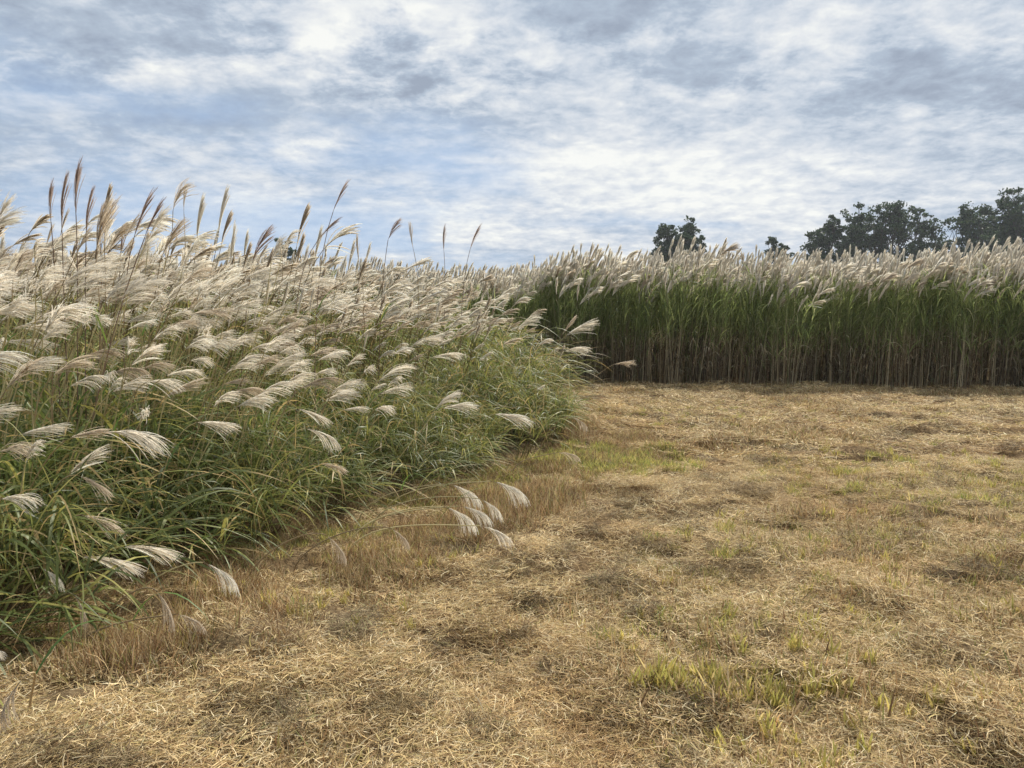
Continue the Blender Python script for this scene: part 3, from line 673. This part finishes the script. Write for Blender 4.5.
for q, i_ in enumerate(order[:N_IND]):
    Lp = rng.uniform(.24, .40)*(1+.12*float(smooth(5, 8, dep[i_]))); tall = hh[i_] > 1.85
    if tall and rng.random() < .38: kind, col, el = 'erect', 'dark' if rng.random() < .25 else 'buff', rng.uniform(.9, 1.4)
    else:
        kind = ['sweep', 'fan', 'fan', 'droop'][rng.integers(0, 4)]; col = 'pale' if rng.random() < .78 else 'buff'
        el = rng.normal(.12, .18)+.35*float(smooth(1.3, 1.8, hh[i_])) if not tall else rng.uniform(.4, 1.0)
    az = rng.normal(-.15, .5)
    ch = Lp*np.array([math.cos(az)*math.cos(el), math.sin(az)*math.cos(el), math.sin(el)])
    crowd.append((i_, ch, kind, col))
LOOK = {'sweep': 'wing-shaped', 'fan': 'fanned', 'droop': 'drooping', 'erect': 'half-closed'}; CL = {'pale': 'pale', 'buff': 'buff', 'dark': 'dark brown'}
NUM = ['', 'only', 'two', 'three', 'four', 'five', 'six', 'seven', 'eight', 'nine', 'ten', 'eleven', 'twelve', 'thirteen', 'fourteen', 'fifteen', 'sixteen', 'seventeen', 'eighteen', 'nineteen', 'twenty']
ORD = ['leftmost', 'second', 'third', 'fourth', 'fifth', 'sixth', 'seventh', 'eighth', 'ninth', 'tenth', 'eleventh', 'twelfth', 'thirteenth', 'fourteenth', 'fifteenth', 'sixteenth', 'seventeenth', 'eighteenth', 'nineteenth']
def place(u_, v_):
    a = ['by the left edge', 'under the tall pair', 'below the two-tipped plume', 'below the distant tree', 'below the lone high plume', 'behind the green corner'][int(np.digitize(u_, [60, 120, 215, 305, 400]))]
    return ['on skyline', 'on upper bank', 'mid bank', 'low bank'][int(np.digitize(v_, [248, 310, 385]))], a
cells = {}
for rec in crowd: cells.setdefault((rec[2], rec[3]) + place(u[rec[0]], v[rec[0]]), []).append(rec)
for (kind, col, lev, side_), lst in cells.items():
    lst.sort(key=lambda q: u[q[0]]); m_ = len(lst); look = CL[col] + ' ' + LOOK[kind]
    for q, (i_, ch, _, _) in enumerate(lst):
        if m_ == 1: lab = 'only %s plume %s %s' % (look, lev, side_)
        elif m_ <= 20: lab = '%s%s of %s %s plumes %s %s' % (ORD[q] if q < m_-1 or m_ == 1 else 'rightmost', ' from left' if 0 < q < m_-1 else '', NUM[m_], look, lev, side_)
        else: lab = '%s plume %s %s' % (look, lev, side_)
        stalk((x[i_], y[i_]), top[i_], top[i_]+ch, kind, col, lab, 'plumes crowding the left bank', leaves=1, twist=rng.normal(0, .35))
# the rest
sv = []
for q in range(10):
    g = Geo(); Hs = 1.0
    lean = rng.uniform(.12, .32); pb = np.array([lean, rng.normal(0, .05), Hs]); kind = ['sweep', 'fan', 'droop', 'erect', 'sweep'][q % 5]
    el = rng.uniform(.9, 1.3) if kind == 'erect' else rng.uniform(.1, .6); az = rng.normal(-.1, .3)
    ch = np.array([math.cos(az)*math.cos(el), math.sin(az)*math.cos(el), math.sin(el)])
    tubes(g, hermite(np.zeros(3), pb, np.array([.05, 0, 1.]), (ch+[0, 0, .6])*.7, 10)[None], np.linspace(.0035, .0015, 10)[None], np.array([[.25, .2, .1]]), 3)
    add_plume(g, pb, .235, kind, 'buff' if q % 3 == 0 else 'pale', az, el, nr=24, hairs=5, seg=6, wid=.010)
    sv.append(g.mesh('far_stalk', M_plume))
rest = order[N_IND:]; n = len(rest); s = hh[rest]
tag(scatter('silver_grass_plumes', np.stack([x[rest], y[rest], gh(x[rest], y[rest])], -1), yaw(n, -.45, .35), np.stack([s, s, s], -1), rng.integers(0, 10, n), sv),
    'mass of pale plumes further back on the left bank', 'grass plumes', kind='stuff')

# ------------------------------------------------------------------ trees beyond the reeds
TG = [(.030, .062, .024), (.050, .085, .032), (.028, .050, .024), (.070, .105, .040)]
def tree(name, px, top_py, wpx, D, lobes, label, group, dens=1., sparse=.0, seed=0, cat='tree', base_z=None):
    """lobes: (dx, dy up, rx, ry) in fractions of width / height of the tree; each lobe hangs on its own limb"""
    r = np.random.default_rng(seed); tp = P(px, top_py, D); H = tp[2]; Wd = wpx*D/FPX; cx = tp[0]
    root = bpy.data.objects.new(name, None); root.location = (cx, D, 0); scene.collection.objects.link(root); tag(root, label, cat, group)
    gt = Geo(); gc = Geo(); K = 9
    def limb(p0, p1, r0, r1):
        k = 7; t_ = np.linspace(0, 1, k)[:, None]; pa = p0*(1-t_)+p1*t_ + np.cumsum(r.normal(0, np.linalg.norm(p1-p0)*.02, (k, 3)), 0)*np.sin(t_*np.pi)
        tubes(gt, pa[None], np.linspace(r0, r1, k)[None], np.array([[.07, .06, .05]]), 6); return pa
    tr0 = H*.018; fork = np.array([0, 0, H*.28]); trunk = limb(np.zeros(3), fork, tr0*1.3, tr0)
    for (lx, lz, rx, rz) in lobes:
        c = np.array([lx*Wd, r.uniform(-.22, .22)*Wd, lz*H]); rx *= 1.22; rz *= 1.2; R = np.array([rx*Wd, rx*Wd*.9, rz*H])
        pl = limb(fork*r.uniform(.75, 1.), c, tr0*.62, tr0*.18)
        nb = int(17*dens); bd = unit(r.normal(0, 1, (nb, 3)) + [0, 0, .25]); ends = c + bd*R*r.uniform(.45, 1.02, (nb, 1))
        for e_ in ends:
            s_ = pl[r.integers(3, 7)]; limb(s_, e_, tr0*.22, tr0*.05)
        m = int(850*dens*(1-sparse*.6)/1.0)
        # leaf clumps round the branch ends
        cl = np.concatenate([ends, c + unit(r.normal(0, 1, (nb, 3)))*R*r.uniform(.2, .8, (nb, 1))*(1-sparse)]) if sparse < .5 else ends
        cr = R.mean()*r.uniform(.14, .30, len(cl))*(1-.25*sparse)
        ii = r.integers(0, len(cl), m*2); q = cl[ii] + unit(r.normal(0, 1, (len(ii), 3)))*(cr[ii]*r.random(len(ii))**.5)[:, None]*[1.1, 1.1, .8]
        n_ = len(q); d = unit(r.normal(0, 1, (n_, 3))); ls = r.uniform(.18, .46, n_)*D/120
        pa = np.stack([q-d*ls[:, None]/2, q, q+d*ls[:, None]/2], 1); W = ls[:, None]*np.array([.15, .7, .1])
        ribbons(gc, pa, W, unit(np.cross(d, r.normal(0, 1, (n_, 3)))), pick(TG, n_, None, .2, r))
    link('trunk', gt.mesh('trunk', M_bark), root); link('crown', gc.mesh('crown', M_tleaf, smooth_sh=False), root)
    return root
TB = 'trees on the skyline beyond the reeds'
tree('broadleaf_tree', 681, 218, 52, 130, [(-.27, .80, .22, .14), (.22, .86, .19, .17), (-.02, .66, .32, .17), (.02, .76, .16, .10), (.2, .68, .2, .14), (-.2, .66, .2, .12)], 'lone tree with a split crown left of the tree row', TB, 1.3, 0, 1)
tree('young_tree', 657, 242, 14, 125, [(0, .85, .4, .13), (.0, .65, .35, .12)], 'thin dark sapling at the left foot of the lone split tree', TB, .7, .3, 2)
tree('young_tree', 704, 235, 16, 125, [(-.1, .85, .3, .14), (.2, .70, .3, .12)], 'thin bare sapling at the right foot of the lone split tree', TB, .5, .6, 3)
tree('broadleaf_tree', 778, 235, 24, 130, [(-.15, .82, .3, .16), (.2, .74, .3, .15), (0, .6, .45, .15)], 'smallest round tree standing just left of the tree row', TB, 1, 0, 4)
tree('broadleaf_tree', 828, 217, 52, 125, [(.1, .87, .2, .12), (-.2, .76, .26, .14), (.2, .68, .3, .16), (0, .55, .45, .14), (-.25, .6, .2, .1)], 'low spreading tree forming the left end of the tree row', TB, 1.3, 0, 5)
tree('broadleaf_tree', 880, 200, 74, 125, [(.22, .86, .24, .13), (-.18, .82, .22, .14), (.02, .82, .24, .14), (.30, .66, .22, .16), (-.34, .66, .16, .14), (.2, .52, .24, .13), (-.05, .66, .12, .1)], 'broad domed tree with a forked trunk, tallest left of the gap', TB, 1.35, 0, 6)
tree('slender_tree', 917, 209, 34, 128, [(0, .86, .32, .12), (.15, .68, .3, .13), (-.1, .52, .3, .12)], 'slender see-through tree right beside the broad domed tree', TB, .8, .3, 7)
tree('slender_tree', 946, 204, 72, 128, [(.2, .86, .25, .11), (-.2, .78, .25, .12), (.1, .66, .25, .12), (-.25, .55, .22, .1), (.3, .52, .22, .1)], 'open airy tree with sky showing through, middle of the row', TB, .8, .45, 8)
tree('broadleaf_tree', 985, 203, 62, 126, [(0, .86, .3, .13), (.25, .75, .3, .15), (-.2, .70, .28, .15), (0, .55, .45, .16)], 'dense tree between the airy tree and the tallest one', TB, 1.4, 0, 9)
tree('broadleaf_tree', 1024, 183, 60, 122, [(.0, .86, .25, .13), (-.2, .70, .3, .15), (.2, .72, .3, .15), (-.1, .52, .45, .17), (.25, .5, .3, .16)], 'tallest dense tree, cut by the right edge of the view', TB, 1.5, 0, 10)
tree('broadleaf_tree', 853, 228, 34, 132, [(0, .82, .35, .16), (.2, .62, .35, .16), (-.2, .6, .3, .16)], 'low dark tree tucked between the spreading and the domed tree', TB, 1.2, 0, 11)
tree('broadleaf_tree', 1003, 222, 40, 118, [(0, .8, .4, .17), (.2, .58, .4, .18), (-.25, .6, .3, .16)], 'low bushy tree in front of the tallest one', TB, 1.3, 0, 12)
tree('broadleaf_tree', 285, 236, 24, 120, [(-.1, .84, .35, .14), (.2, .72, .3, .14), (-.1, .62, .3, .12)], 'small distant tree glimpsed between the plumes on the left', TB, .9, .2, 13)
tree('broadleaf_tree', 966, 230, 58, 130, [(0, .8, .4, .16), (.25, .6, .35, .16), (-.25, .6, .35, .16)], 'low tree under the airy one, between it and the dense tree', TB, 1., 0.1, 14)

# ------------------------------------------------------------------ thin autumn haze
hx = (-130, 130); hy = (-12, 175); hz = (-1.2, 34)
V = np.array([(a, b, c) for a in hx for b in hy for c in hz], float)
F = np.array([(0, 1, 3, 2), (4, 6, 7, 5), (0, 4, 5, 1), (2, 3, 7, 6), (0, 2, 6, 4), (1, 5, 7, 3)])
mh = bpy.data.materials.new('haze'); mh.use_nodes = True; t = mh.node_tree; t.nodes.clear()
pv = N(t, 'ShaderNodeVolumePrincipled'); pv.inputs['Color'].default_value = (.86, .92, 1, 1); pv.inputs['Density'].default_value = .00032; pv.inputs['Anisotropy'].default_value = .3
o = N(t, 'ShaderNodeOutputMaterial'); L(t, pv.outputs[0], o.inputs['Volume'])
tag(link('haze', new_mesh('haze', V, F, None, mh, False)), 'thin pale haze in the air over the field', 'haze', kind='stuff')
